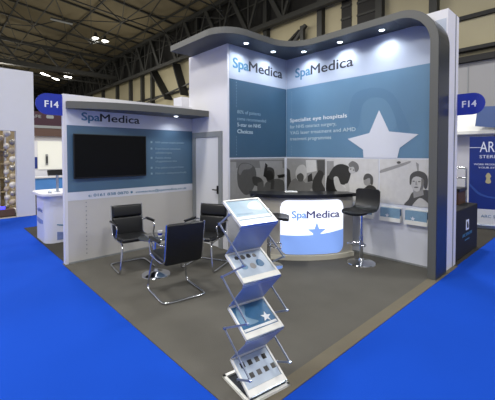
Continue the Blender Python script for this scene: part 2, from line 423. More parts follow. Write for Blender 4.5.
photo('grey photograph of a smiling short-haired woman, beside the grey end column', fR, iR, (-.965, -.15, .86, 1.53), 7, [
    (5, PB, [(381,170),(400,164),(410,161),(410,163),(400,167),(381,173)]),
    (5, PB, [(416,162),(419,164),(419,171),(417.5,171)]),
    (3, PB, ell(399,162.5,2,1.3)),
    (3, PP, [(405,206),(409,199),(412,193),(417,191),(428,190),(429,197),(429,207)]),
    (6, PP, [(413,207),(416,201),(421,198),(428,203),(428,207)]),
    (5, PP, [(413,186),(423,186),(424,195),(414,198)]),
    (6, PP, [(411.5,181),(414,175),(420,175),(424.5,180),(423.5,187),(418,191.5),(414,190),(411.5,186)]),
    (3, PP, [(410,184),(410.3,176),(414,172),(420,171),(426,174),(428,180),(427,188),(424.5,188),(424,181),(421,177.5),(416,176.5),(412.5,179),(411.5,184)]),
    (3, PP, ell(416.5,187.2,2.2,.6)),
    (3, PP, ell(414,181.2,1.2,.5)), (3, PP, ell(419.6,181.6,1.3,.5)), (5, PP, [(416,181),(417,181),(417.8,185),(415.6,185)]), (4, PP, [(422,178),(424.5,181),(423.5,187),(420,190.5),(421.5,185)]),
])

# ------------------------------------------------------------------ leaflet holders on the right wall
HOLD = [(1.36, 'white leaflet holder half hidden behind the bar stool'), (.93, 'white leaflet holder in the middle of the three on the right wall'), (.56, 'white leaflet holder nearest the grey end column')]
for y1, lab in HOLD:
    t = thing('leaflet_holder', lab, 'leaflet holder', (XR-.003, y1-.155, .60), 0, 'leaflet holders on the right wall')
    b = B(); box(b, -.07, 0, -.155, .155, 0, .012); box(b, -.012, 0, -.155, .155, 0, .215); obj('back_plate', b, white_alu, t)
    b = B(); box(b, -.075, -.068, -.155, .155, 0, .06); obj('front_lip', b, white_alu, t)
    for s in (-1, 1):
        b = B(); box(b, -.068, -.012, s*.155-.003, s*.155+.003, .012, .1); obj('side_cheek', b, white_alu, t)
    l = thing('leaflet', lab.replace('white leaflet holder', 'blue starred leaflets in the holder'), 'leaflet', (XR-.003, y1-.155, .6125), 0, 'leaflets in the wall holders')
    b = B(); box(b, -.062, -.014, -.148, .148, .0, .185); obj('leaflet_stack', b, brochure_deep, l)
    b = B(); box(b, -.0655, -.062, -.148, .148, .03, .185); obj('cover', b, brochure_blue, l)
    b = B(); prism(b, star_pts(-.06+.02, .075, .035), lambda a, c, d: (-.0655-d, -a, c), 0, .0015); obj('star', b, print_white, l)

# ------------------------------------------------------------------ television
t = thing('television', 'black flat screen television on the low left wall', 'television', (.69, YL-.0055, 1.58))
b = B(); box(b, -.25, .25, -.03, 0, -.15, .15); obj('wall_bracket', b, black_plastic, t)
b = B(); box(b, -.56, .56, -.065, -.03, -.33, .33, bev=.006); obj('casing', b, black_plastic, t)
b = B(); box(b, -.547, .547, -.067, -.064, -.308, .318); obj('screen', b, black_gloss, t)

# ------------------------------------------------------------------ canopies
def arc(cx, cy, r, a0, a1, n=12): return [(cx+r*cos(radians(a0+(a1-a0)*k/n)), cy+r*sin(radians(a0+(a1-a0)*k/n))) for k in range(n+1)]
t = thing('canopy', 'tall grey curved canopy sweeping down into the end column at right', 'canopy', (3.5, .09, 0))
b = B()
outl = [(3.692,.6),(3.28,.6)] + arc(2.78, 1.90, .50, 0, 90) + arc(2.2, 2.84, .44, 270, 180) + [(1.76,3.9),(2.31,3.9),(2.31,2.96),(3.692,2.96)]
prism(b, outl, lambda a, c, d: (a, c, d), 3.4325, 3.53); gobj('roof_slab', b, fascia, t)
b = B()
prof = [(.03,0.006),(.03,3.03)] + arc(.53, 3.03, .5, 180, 90)[1:] + [(.6,3.53),(.6,3.4325)] + arc(.53, 3.03, .4025, 90, 180) + [(.1275,0.006)]
prism(b, prof, lambda a, c, d: (d, a, c), 3.28, 3.692); gobj('end_column', b, fascia, t)
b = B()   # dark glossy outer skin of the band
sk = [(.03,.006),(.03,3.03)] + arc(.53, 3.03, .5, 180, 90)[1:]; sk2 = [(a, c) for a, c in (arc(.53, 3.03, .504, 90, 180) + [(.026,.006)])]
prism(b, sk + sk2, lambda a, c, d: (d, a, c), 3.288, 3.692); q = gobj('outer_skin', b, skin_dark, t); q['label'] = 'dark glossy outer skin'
b = B(); prism(b, [(a+(.008 if a < 3 else 0), c+(.008 if c < 3.5 and c > 1 and a < 3.6 else 0)) for a, c in outl], lambda a, c, d: (a, c, d), 3.4300, 3.4325); q = gobj('soffit', b, soffit_m, t); q['label'] = 'underside darkened for shade'
def downlight(root, x, y, z, e, aim=None):
    b = B(); lathe(b, [(.05,0),(.05,-.006),(.036,-.008),(.034,0)], (x,y,z)); r = gobj('downlight', b, white_alu, root, True)
    b = B(); lathe(b, [(.033,-.002),(.033,-.009)], (x,y,z)); d = gobj('lamp_disc', b, spot_white, root); d.parent = r; d.matrix_parent_inverse = Matrix()
    ld = bpy.data.lights.new('downlight_beam', 'SPOT'); ld.energy = e; ld.spot_size = radians(150); ld.spot_blend = .9; ld.shadow_soft_size = .035; ld.color = (.88,.94,1)
    lo = bpy.data.objects.new('downlight_beam', ld); COL.objects.link(lo); lo.location = (x,y,z-.02)
    if aim: lo.rotation_euler = Vector(aim).to_track_quat('-Z','Y').to_euler()
for x, y in ((2.43,2.64),(3.09,2.65),(3.49,2.28),(3.51,1.57),(3.49,.86)): downlight(t, x, y, 3.4300, 27)
t = thing('canopy', 'low grey curved canopy above the television wall', 'canopy', (1.1, YL, 2.27))
b = B()
front = [(.05,3.82),(.2,3.72),(.4,3.62),(.65,3.52),(.95,3.44),(1.3,3.39),(1.7,3.37),(2.205,3.37)]
prism(b, front + [(2.205,3.895),(.05,3.895)], lambda a, c, d: (a, c, d), 2.268, 2.37); gobj('roof_slab', b, fascia, t)
downlight(t, 1.72, 3.66, 2.268, 9)

# ------------------------------------------------------------------ F14 aisle signs
def f14(label, mx, rot):
    t = thing('stand_number_sign', label, 'sign', mx, rot, 'stand number signs')
    w, h, r = .335, .30, .15
    out = [(0,0)] + [(w-r+r*cos(radians(a)), r+r*sin(radians(a))) for a in range(-90, 91, 15)] + [(0,h)]
    return t, out
t, out = f14('blue rounded sign reading F14 on the left post of the low wall', (.02, 3.95, 2.17), 0)
b = B(); prism(b, [(-a, c) for a, c in out], lambda a, c, d: (a, d, c), -.008, .008); obj('sign_plate', b, sign_blue, t)
b = B(); text(b, 'F14', -.225, .105, .088, lambda a, c, d: (a, -.008-d, c), width=.17, off=.02, d0=0, d1=.003); obj('sign_text', b, sign_white, t)
t, out = f14('blue rounded sign reading F14 on the white end wall at right', (4.15, .05, 2.16), 0)
b = B(); prism(b, out, lambda a, c, d: (d, -a, c), -.008, .008); obj('sign_plate', b, sign_blue, t)
b = B(); text(b, 'F14', .06, .105, .088, lambda a, c, d: (-.008-d, -a, c), width=.17, off=.02, d0=0, d1=.003); obj('sign_text', b, sign_white, t)

# ------------------------------------------------------------------ reception desk
A0 = Vector((2.29, 2.34)); A1 = Vector((3.48, 1.30)); mid = (A0+A1)/2; ch = (A1-A0); Lc = ch.length; e = ch/Lc; nrm = Vector((e.y, -e.x))
if nrm.dot(Vector((CX, CY))-mid) < 0: nrm = -nrm
sag = .22; Rr = (Lc*Lc/4+sag*sag)/(2*sag); cen = mid - nrm*(Rr-sag); half = atan2(Lc/2, Rr-sag)
def darc(s, off=0):           # s in -1..1 along the curved front, off outwards
    a = s*half; p = cen + (nrm*cos(a)+e*sin(a))*(Rr+off); return (p.x, p.y)
arcL = 2*half*Rr
def fD(a, c, d):              # a = arc length from the middle
    x, y = darc(a/(arcL/2), d); return (x, y, c)
back = -nrm*.36
def desk_outline(off, ext=0):
    P = [darc(-1-ext*.3+(2+ext*1.3*0+ext*.3)*k/24, off) for k in range(25)]
    q1 = Vector(P[-1])+Vector((.10,.22)); q0 = Vector(P[0])+back
    return P + [tuple(q1), tuple(q0)]
t = thing('reception_desk', 'curved reception desk with a backlit logo front and black worktop', 'desk', (mid.x, mid.y, 0.006))
fz = lambda a, c, d: (a, c, d)
b = B(); prism(b, desk_outline(0), fz, .075, .95); gobj('body', b, desk_body, t)
b = B(); prism(b, desk_outline(.03), fz, .006, .075); gobj('plinth', b, desk_trim, t)
b = B(); prism(b, desk_outline(.06, .06), fz, .95, 1.0); gobj('worktop', b, black_laminate, t)
# light panel with rounded corners, wrapped on the curved front
PW, P0, P1, RC = 1.0, .095, .915, .12
PO = .115
def col_limits(a):
    u = min(PW/2-abs(a-PO), RC); u = max(u, 0)
    k = RC-sqrt(max(RC*RC-(RC-u)**2, 0)); return P0+k, P1-k
def strip(bm, lo, hi, d0, d1, n=60):
    top = []; bot = []
    for k in range(n+1):
        a = PO-PW/2+PW*k/n*.9999+.00001; l, h = lo(a), hi(a)
        top.append((a, h)); bot.append((a, l))
    for k in range(n):
        pts = [bot[k], bot[k+1], top[k+1], top[k]]
        if top[k][1]-bot[k][1] < 1e-5 and top[k+1][1]-bot[k+1][1] < 1e-5: continue
        vs = [bm.verts.new(fD(a, c, d1)) for a, c in pts]; bm.faces.new(vs)
        vs0 = [bm.verts.new(fD(a, c, d0)) for a, c in pts]; bm.faces.new(vs0[::-1])
        for i in range(4): bm.faces.new((vs[i], vs0[i], vs0[(i+1)%4], vs[(i+1)%4]))
    bmesh.ops.remove_doubles(bm, verts=bm.verts, dist=1e-5)
wave = lambda a: .39 + .035*((a-PO)/PW*2) + .03*((a-PO)/PW*2)**2
b = B(); strip(b, lambda a: col_limits(a)[0], lambda a: col_limits(a)[1], 0, .012); lp = gobj('light_panel', b, sign_glow, t); lp['label'] = 'glowing white logo panel'
b = B(); strip(b, lambda a: col_limits(a)[0], lambda a: max(min(wave(a), col_limits(a)[1]), col_limits(a)[0]+.0001), .012, .014); q = gobj('light_panel_band', b, sign_glow_blue, t); q.parent = lp; q.matrix_parent_inverse = Matrix()
def sub(n, bm, m):
    o = gobj(n, bm, m, t); o.parent = lp; o.matrix_parent_inverse = Matrix(); return o
logo(t, PO-.33, .645, .105, .75, fD, glow_text, glow_dark, .013, .018, mk=sub)
b = B(); prism(b, star_pts(PO+.05, .43, .15), fD, .013, .0165); sub('star', b, sign_glow_blue)
# papers on the desk
p0 = Vector(darc(-.25, -.1))
t = tag(None or obj('paper_sheet', (lambda bb: (box(bb, -.10, .10, -.07, .07, 0, .012), bb)[1])(B()), paper), 'small white stack of papers on the black desk top', 'paper')
t.location = (p0.x+.12, p0.y+.12, 1.0065); t.rotation_euler = (0, 0, -.75)

# ------------------------------------------------------------------ bar stools
def bar_stool(label, loc, rz, seat_z, group='black bar stools'):
    t = thing('bar_stool', label, 'bar stool', loc, rz, group)
    b = B(); lathe(b, [(.205,0),(.20,.008),(.10,.022),(.045,.04),(.03,.07),(.001,.07)]); obj('base', b, chrome, t, True)
    b = B(); lathe(b, [(.026,.04),(.026,.40),(.018,.40),(.018,seat_z-.035)]); obj('column', b, chrome, t, True)
    b = B(); lathe(b, [(.05,seat_z-.06),(.07,seat_z-.035)]); obj('seat_mount', b, black_plastic, t, True)
    b = B(); tube(b, [(-.02,0,.30),(-.13,-.10,.30),(-.13,-.18,.30),(.13,-.18,.30),(.13,-.10,.30),(.02,0,.30)], .010, fil=.05); obj('footrest', b, chrome, t, True)
    # one-piece shell: seat curving up into the backrest
    top = [(-.29,-.008),(-.25,.006),(-.14,.012),(0,.008),(.09,.012),(.145,.04),(.175,.09),(.19,.17),(.20,.25),(.205,.31)]
    th = .032
    b = B(); W = .19
    cols = 14; rows = []
    for j in range(cols+1):
        u = -1+2*j/cols; ring = []
        edge = sqrt(max(0, 1-abs(u)**10))
        for i, (y, z) in enumerate(top):
            s = i/(len(top)-1)
            yy = y*(1 if i > 3 else .75+.25*edge) + (.0)
            zz = z + .028*u*u*(1-s) ; yy -= .03*u*u*s
            if i >= len(top)-3: zz -= (1-edge)*.03
            ring.append((u*W, yy, zz))
        rows.append(ring)
    nm = []
    for i in range(len(top)):
        a = Vector(top[max(i-1,0)]); c = Vector(top[min(i+1,len(top)-1)]); d = (c-a).normalized(); nm.append(Vector((d.y, -d.x)))
    A = [[b.verts.new((x, y, z+seat_z)) for x, y, z in r] for r in rows]
    Bk = [[b.verts.new((x*.97, y+nm[i].x*th, z+nm[i].y*th+seat_z)) for i, (x, y, z) in enumerate(r)] for r in rows]
    n = len(top)
    for j in range(cols):
        for i in range(n-1):
            b.faces.new((A[j][i],A[j+1][i],A[j+1][i+1],A[j][i+1])); b.faces.new((Bk[j][i],Bk[j][i+1],Bk[j+1][i+1],Bk[j+1][i]))
        b.faces.new((A[j][0],Bk[j][0],Bk[j+1][0],A[j+1][0])); b.faces.new((A[j][-1],A[j+1][-1],Bk[j+1][-1],Bk[j][-1]))
    for i in range(n-1):
        b.faces.new((A[0][i],A[0][i+1],Bk[0][i+1],Bk[0][i])); b.faces.new((A[-1][i],Bk[-1][i],Bk[-1][i+1],A[-1][i+1]))
    obj('seat_shell', b, leather, t, True)
    return t
bar_stool('black bar stool with backrest at the right end of the desk', (3.24, 1.02, .006), radians(-90), .77)
bar_stool('black bar stool before the desk, mostly hidden by the brochure stand', (2.135, 1.85, .006), radians(40), .70)

# ------------------------------------------------------------------ cantilever chairs
def chair(label, loc, rz):
    t = thing('meeting_chair', label, 'chair', loc, rz, 'black leather meeting chairs')
    W = .212
    b = B(); box(b, -W, W, -.24, .22, -.03, .03, bev=.026, seg=4, mtx=Matrix.Translation((0,0,.43)) @ Matrix.Rotation(radians(-3), 4, 'X')); obj('seat', b, leather, t, True)
    bk = Matrix.Translation((0,.235,.44)) @ Matrix.Rotation(radians(-9), 4, 'X')
    b = B(); box(b, -W, W, -.045, .012, -.02, .245, bev=.027, seg=4, mtx=bk); box(b, -W, W, -.052, .012, .248, .42, bev=.03, seg=4, mtx=bk)
    box(b, -W, W, .006, .018, -.02, .415, bev=.004, mtx=bk); obj('backrest', b, leather, t, True)
    for s in (-1, 1):
        x = s*(W+.008)
        p = [bk @ Vector((x, .0, .425)), bk @ Vector((x, .005, .2)), bk @ Vector((x, 0, .0)), Vector((x, .14, .405)), Vector((x, -.22, .415)), Vector((x,-.245,.435))]
        b = B(); tube(b, p, .011, fil=.07); obj('side_rail', b, chrome, t, True)
        xa = s*(W+.045)
        b = B(); tube(b, [(x,.255,.62),(xa,.235,.63),(xa,-.10,.645),(xa,-.15,.60),(xa,-.10,.47),(x,-.08,.42)], .010, fil=.05); obj('arm_frame', b, chrome, t, True)
        b = B(); box(b, xa-.021, xa+.021, -.12, .18, .645, .668, bev=.009, seg=3); obj('armrest', b, leather, t, True)
    b = B(); tube(b, [(-W+.03,-.02,.395),(-W+.01,-.20,.385),(-W-.038,-.25,.013),(-W-.038,.28,.013),(W+.038,.28,.013),(W+.038,-.25,.013),(W-.01,-.20,.385),(W-.03,-.02,.395)], .0125, fil=.075)
    tube(b, [(-W+.02,-.03,.394),(W-.02,-.03,.394)], .011); obj('sled_frame', b, chrome, t, True)
    return t
c0 = chair('black leather meeting chair against the low wall, facing the camera', (.70, 3.14, .006), -.12)
c1 = copy_tree(c0); c1.location = (.695, 1.985, .006); c1.rotation_euler.z = pi-.14; c1['label'] = 'black leather meeting chair with its back to the camera, nearest the front'
c2 = copy_tree(c0); c2.location = (1.47, 2.48, .006); c2.rotation_euler.z = -1.12; c2['label'] = 'black leather meeting chair partly hidden behind the brochure stand'

# small round table
t = thing('coffee_table', 'small low round table with a chrome base between the chairs', 'table', (.80, 2.66, .006))
b = B(); lathe(b, [(.19,0),(.185,.008),(.08,.022),(.03,.045),(.02,.08),(.001,.08)]); obj('base', b, chrome, t, True)
b = B(); lathe(b, [(.02,.04),(.02,.475),(.07,.485),(.07,.495)]); obj('column', b, chrome, t, True)
b = B(); lathe(b, [(.225,.495),(.23,.50),(.23,.508),(.225,.512)]); obj('table_top', b, glass_top, t, True)
t = thing('paper_cup', 'small white cup on the low round table', 'cup', (.83, 2.60, .5185))
b = B(); lathe(b, [(.024,0),(.032,.075),(.034,.078),(.030,.078),(.023,.006)]); obj('cup_wall', b, paper, t, True)
b = B(); lathe(b, [(.0262,.02),(.0305,.05)]); obj('cup_band', b, sign_blue, t, True)

# ------------------------------------------------------------------ zig-zag brochure stand
SX, SYY, ST, SW, SD, LEAN = .119, .11, -.139, .317, .224, .091
ZF = [1.127,.752,.393,.03]; ZB = [1.266,.889,.521,.168]
t = thing('brochure_stand', 'silver zig-zag folding brochure stand with four sloping trays', 'brochure stand', (SX, SYY, .006), ST)
def fp(z, s, front=True): return Vector((s, (0 if front else SD)+LEAN*z, z))
def sheet(bm, p, q, u0, u1, v0, v1, d0, d1):
    """strip on the sloping plane whose front edge is at p (y,z) and back edge at q"""
    p = Vector(p); q = Vector(q); dv = (q-p); n = Vector((0, -dv.z, dv.y)).normalized() if dv.y > 0 else Vector((0, dv.z, -dv.y)).normalized()
    prism(bm, [(u0,v0),(u1,v0),(u1,v1),(u0,v1)], lambda a, c, d: tuple(Vector((a,0,0))+p+dv*c+n*d), d0, d1)
trays = []
for i in range(4):
    P = (0, LEAN*ZF[i], ZF[i]); Q = (0, SD+LEAN*ZB[i], ZB[i])
    b = B(); sheet(b, P, Q, .004, SW-.004, 0, 1, 0, .004); tr = obj('tray', b, acrylic, t)
    b = B(); sheet(b, P, Q, 0, .014, 0, 1, -.004, .013); sheet(b, P, Q, SW-.014, SW, 0, 1, -.004, .013)
    sheet(b, P, Q, 0, SW, .955, 1.0, -.004, .013); sheet(b, P, Q, 0, SW, 0, .17, .003, .012)
    obj('tray_frame', b, white_alu, tr)
    b = B(); sheet(b, P, Q, 0, SW, -.012, .012, -.022, .013); obj('tray_lip', b, alu, tr)
    trays.append((P, Q, tr))
for i in range(3):
    P = Vector((0, LEAN*ZF[i], ZF[i]-.008)); Q = Vector((0, SD+LEAN*ZB[i+1], ZB[i+1]+.006))
    b = B(); prism(b, [(.006,0),(SW-.006,0),(SW-.006,1),(.006,1)], lambda a, c, d: tuple(Vector((a,0,d))+P.lerp(Q, c)), -.003, .003)
    obj('back_panel', b, acrylic, t)
for s, x in ((-1,-.010),(1,SW+.010)):
    pts = [Vector((x, SD/2+LEAN*1.2, (ZF[0]+ZB[0])/2))]
    for i in range(3):
        pts.append(fp(ZF[i]-.02, x, False)+Vector((0,.035,0))); pts.append(fp(ZB[i+1]+.0, x, True)-Vector((0,.035,0)))
    pts.append(Vector((x, SD/2+LEAN*.1, (ZF[3]+ZB[3])/2)))
    for p, q in zip(pts, pts[1:]):
        b = B(); bar(b, p, q, .008, .012); obj('side_link', b, link_grey, t)
    for p in pts:
        b = B(); tube(b, [p-Vector((.008,0,0)), p+Vector((.008,0,0))], .009); obj('hinge_pin', b, alu, t)
b = B()
for u0, u1, v0, v1 in ((-.012,SW+.012,-.02,.0),(-.012,SW+.012,.30,.325),(-.012,.008,-.02,.325),(SW-.008,SW+.012,-.02,.325)): box(b, u0, u1, v0, v1, 0, .018)
obj('base_frame', b, white_alu, t)
b = B(); box(b, .008, SW-.008, 0, .30, .002, .006); obj('base_plate', b, black_plastic, t)
# brochures: separate things lying on the trays
def on_tray(i, name, label, cat, u0, u1, v0, v1, m, extra=None, group=None):
    P, Q, tr = trays[i]; c = Matrix.Translation((SX, SYY, .006)) @ Matrix.Rotation(ST, 4, 'Z')
    root = thing(name, label, cat, c @ Vector(P), ST, group)
    P0 = (0,0,0); Q0 = tuple(Vector(Q)-Vector(P))
    b = B(); sheet(b, P0, Q0, u0, u1, v0, v1, .0045, .0075); obj('pages', b, paper, root)
    b = B(); sheet(b, P0, Q0, u0, u1, v0, v1, .0075, .0085); obj('cover', b, m, root)
    if extra: extra(root, P0, Q0)
def mk(root, P0, Q0, name, m, outline, d=.0105):
    dv = Vector(Q0)-Vector(P0); n = Vector((0,-dv.z,dv.y)).normalized()
    b = B(); prism(b, outline, lambda a, c, dd: tuple(Vector((a,0,0))+dv*c+n*dd), .008, d); obj(name, b, m, root)
def ex1(r, P, Q):
    mk(r, P, Q, 'cover_picture', brochure_pale, smooth_loop([(.16,.60),(.20,.82),(.27,.86),(.285,.62),(.25,.5)]), .0095)
    mk(r, P, Q, 'cover_heading', print_band2, [(.04,.40),(.17,.40),(.17,.45),(.04,.45)], .0095)
    mk(r, P, Q, 'cover_strip', paper, [(.02,.22),(.295,.22),(.295,.32),(.02,.32)])
def ex2(r, P, Q):
    for (u, v, w, h, m) in ((.05,.78,.035,.08,tones[2]),(.095,.76,.04,.1,tones[3]),(.15,.77,.035,.09,tones[2]),(.20,.75,.03,.08,tones[4]),(.06,.45,.05,.12,brochure_blue),(.13,.42,.045,.12,tones[5]),(.19,.45,.06,.16,brochure_deep)):
        mk(r, P, Q, 'cover_picture', m, smooth_loop([(u,v),(u+w*.5,v-h*.4),(u+w,v),(u+w*.8,v+h),(u+w*.2,v+h)], 3))
def ex3(r, P, Q):
    mk(r, P, Q, 'star', paper, [(.235+.042*(1 if k%2==0 else .42)*sin(pi*k/5+.2), .42+.16*(1 if k%2==0 else .42)*cos(pi*k/5+.2)) for k in range(10)])
    mk(r, P, Q, 'cover_strip', paper, [(.02,.2),(.295,.2),(.295,.27),(.02,.27)])
    mk(r, P, Q, 'cover_picture', brochure_blue, smooth_loop([(.03,.4),(.05,.9),(.12,.9),(.09,.6),(.16,.36)]))
def ex4(r, P, Q):
    for j, v in enumerate((.68,.38)):
        for k in range(4):
            u = .045+k*.062+(.03 if j else 0); c = tones[1+(k+j) % 3]
            mk(r, P, Q, 'cover_picture', c, [(u,v),(u+.034,v),(u+.034,v+.13),(u,v+.13)])
on_tray(0, 'brochure', 'pale blue brochure on the top tray of the stand', 'brochure', .018, SW-.018, .18, .94, brochure_blue, ex1)
on_tray(1, 'brochure', 'brochure with people printed on it, on the second tray of the stand', 'brochure', .018, SW-.018, .18, .94, brochure_pale, ex2)
on_tray(2, 'brochure', 'deep blue brochure with a white star on the third tray of the stand', 'brochure', .018, SW-.018, .18, .94, brochure_deep, ex3)
on_tray(3, 'brochure', 'pale brochure with two rows of small dark portraits on the lowest tray', 'brochure', .018, SW-.018, .18, .94, brochure_pale, ex4)

# ================================================================== NEIGHBOURS, LEFT
b = B()
YB = 8.83
box(b, .17, .57, YB, YB+.2, 0, 3.75); box(b, -4, .17, YB, YB+.2, 2.2, 3.75); box(b, -4, -1.5, YB, YB+.2, 0, 2.2)
struct('wall_booth', b, booth_white)
sbox('wall_booth', beige, -3, .57, 10.6, 10.7, 0, 3.2)
sbox('floor', dark_carpet, -3, .55, YB+.2, 10.6, 0, .01)
t = thing('display_shelf', 'beige display shelves inside the white booth at far left', 'shelf', (-.6, 10.45, 0.01))
for z in (.02,.5,.9,1.3,1.7,2.1):
    b = B(); box(b, -.9, .75, -.12, .13, z, z+.04); obj('shelf_board', b, beige, t)
for x in (-.9,.0,.71):
    b = B(); box(b, x, x+.04, -.12, .13, .0, 2.3); obj('upright', b, white_wall, t)
t = thing('pendant_lamp', 'brown wicker pendant lamp hanging inside the white booth', 'lamp', (-.30, 9.75, 1.72))
b = B(); lathe(b, [(.08,.28),(.18,.20),(.24,.08),(.24,.02),(.21,-.04),(.19,-.02),(.21,.08),(.08,.26)]); obj('shade', b, wicker, t, True)
b = B(); lathe(b, [(.008,.28),(.008,2.0)]); obj('cord', b, black_plastic, t)
t = obj('seat_cushion', (lambda bb: (box(bb, -.35, .0, -.3, .3, 0, .2, bev=.04), bb)[1])(B()), black_plastic, None, True)
tag(t, 'dark cushion on the booth plinth below the wicker lamp', 'cushion'); t.location = (-.1, 9.9, .9)
t = obj('plinth_block', (lambda bb: (box(bb, -.5, .15, -.35, .35, 0, .89), bb)[1])(B()), white_wall)
tag(t, 'white plinth block inside the far left booth', 'plinth'); t.location = (-.25, 9.9, .01)
b = B(); box(b, -1.4, -.05, -.02, .02, 0, .07); t = tag(obj('led_strip', b, led_blue), 'glowing blue light strip at the floor of the far left booth', 'light strip'); t.location = (0, 9.15, .19)
b = B(); box(b, -1.45, .15, 0, .25, 0, .175); t = tag(obj('step', b, brown), 'low brown step carrying the blue light strip', 'step'); t.location = (0, 9.06, .011)
# balloons
random.seed(3)
k = 0
ORD = ['lowest'] + ['%s from the floor' % w for w in 'second third fourth fifth sixth seventh eighth ninth tenth eleventh twelfth thirteenth fourteenth fifteenth sixteenth seventeenth eighteenth'.split()] + ['topmost']
SHADES = ('white', 'silver', 'beige')
z = .095
for i in range(19):
    r = (.075, .065, .08, .07)[i % 4]; x = (.17, .05, .16, .06)[i % 4] - (.10 if z > 2.0 else 0)
    b = B(); bmesh.ops.create_icosphere(b, subdivisions=3, radius=r, matrix=Matrix.Diagonal((1,1,1.1,1)))
    bmesh.ops.create_cone(b, segments=8, radius1=.018, radius2=.004, depth=.03, matrix=Matrix.Translation((0,0,-r*1.1-.008)))
    o = obj('balloon', b, balloon_m[k % 3], None, True); o.location = (x, 9.42+.16*(i % 2)+.01*(i % 3), z)
    tag(o, '%s balloon, %s in the balloon column inside the far left booth' % (SHADES[k % 3], ORD[k]), 'balloon', 'balloons of the column'); k += 1
    z += .115
# white counter behind the low wall
t = thing('counter', 'white rounded promotional counter with blue waves behind the low wall', 'counter', (.55, 5.75, .005))
def rrect(x0, x1, y0, y1, r, n=6):
    out = []
    for cx, cy, a in ((x1-r,y1-r,0),(x0+r,y1-r,90),(x0+r,y0+r,180),(x1-r,y0+r,270)):
        out += [(cx+r*cos(radians(a+90*k/n)), cy+r*sin(radians(a+90*k/n))) for k in range(n+1)]
    return out
b = B(); prism(b, rrect(-.48,.5,-.42,.42,.16), fz, .0, .86); obj('body', b, counter_white, t)
b = B(); prism(b, rrect(-.55,.56,-.5,.48,.2), fz, .86, .90); obj('worktop', b, white_wall, t)
b = B()
prism(b, [(-.30,.34),(-.1,.30),(.2,.33),(.4,.36),(.4,.345),(.2,.30),(-.1,.27),(-.30,.32)], lambda a, c, d: (a, -.42-d, c), -.001, .003)
obj('printed_wave', b, logo_blue, t)
b = B(); prism(b, [(-.3,.05),(.4,.05),(.4,.2),(.1,.14),(-.3,.2)], lambda a, c, d: (a, -.42-d, c), -.001, .003); obj('printed_wave', b, counter_print, t)
b = B(); prism(b, [(-.24,.42),(.22,.40),(.22,.34),(-.05,.31),(-.24,.34)], lambda a, c, d: (-.48-d, -a, c), -.001, .003); obj('printed_wave', b, counter_print, t); b = B(); text(b, 'ophthalmic', -.2, .54, .07, lambda a, c, d: (-.48-d, -a, c), width=.4, off=.02, d0=0, d1=.003); obj('printed_text', b, counter_print, t)
t = thing('tablet_stand', 'black tablet on a silver pole standing on the white counter', 'tablet', (.33, 5.6, .905))
b = B(); lathe(b, [(.05,0),(.05,.008),(.022,.012),(.022,.31)]); obj('pole', b, alu, t, True)
b = B(); box(b, -.14, .14, -.02, .02, -.055, .055, bev=.008, mtx=Matrix.Translation((-.02,0,.36)) @ Matrix.Rotation(radians(-30), 4, 'X')); obj('tablet', b, black_plastic, t)
t = thing('desk_bell', 'small silver bell on the white counter', 'bell', (.17, 5.45, .905))
b = B(); lathe(b, [(.03,0),(.03,.01),(.025,.03),(.012,.045),(.003,.06)]); obj('bell_dome', b, alu, t, True)
# white partition beyond the low wall, at its right end
sbox('wall_partition', white_wall, 2.23, 2.6, 4.3, 4.6, 0, 2.74)

# far stand seen through the gap
YF = 16
b = B(); box(b, 1.5, 4.2, YF+.2, YF+.4, 0, 2.42); struct('wall_cafe', b, white_wall)
sbox('wall_cafe', stand_glow, 2.05, 4.0, YF+.16, YF+.2, .9, 2.2)
t = thing('cafe_sign', 'dark maroon hanging cafe sign with white letters', 'sign', (2.6, YF, 2.9))
b = B(); box(b, -1.4, 1.2, 0, .2, .0, .62); obj('sign_board', b, maroon, t)
b = B(); text(b, 'CAFE', -.98, .33, .13, lambda a, c, d: (a, -d, c), width=.55, off=.01, d0=0, d1=.01); obj('sign_text', b, frame_grey, t)
b = B(); prism(b, rrect(-.22,.08,.33,.48,.05), lambda a, c, d: (a, -d, c), 0, .01); obj('cup_emblem', b, frame_grey, t)
b = B(); box(b, -1.4, 1.2, 0, .25, -.12, .0); obj('lower_rail', b, frame_grey, t)
b = B()
box(b, -1.38, -1.33, .12, .17, -2.89, -.12); obj('post', b, steel, t)
b = B(); box(b, 1.13, 1.18, .12, .17, -2.89, -.12); obj('post', b, steel, t)
b = B(); box(b, -1.2, 1.2, .02, .12, -.48, -.12); obj('lower_board', b, brown, t)
t = thing('poster', 'dark blue poster on the far stand seen past the counter', 'poster', (1.94, YF+.12, .95))
b = B(); box(b, -.3, .09, .05, .079, 0, .52); obj('print', b, banner_blue, t)
b = B(); box(b, -.31, .10, .075, .08, -.01, .53); obj('backing', b, white_alu, t)
t = thing('wall_screen', 'small dark grey device on the far white wall', 'screen', (2.4, YF+.155, 1.1))
b = B(); box(b, -.05, .05, -.05, 0, 0, .5, bev=.02); obj('casing', b, frame_grey, t)
b = B(); box(b, -.03, .03, -.055, -.05, .08, .4); obj('display', b, black_plastic, t)
t = thing('low_counter', 'long light blue counter front on the far stand', 'counter', (2.6, 15.4, .0))
b = B(); box(b, -1.2, 1.2, 0, .4, .0, .55); obj('body', b, blue_panel, t)
b = B(); box(b, -1.25, 1.25, -.05, .45, .55, .62); obj('worktop', b, white_wall, t)

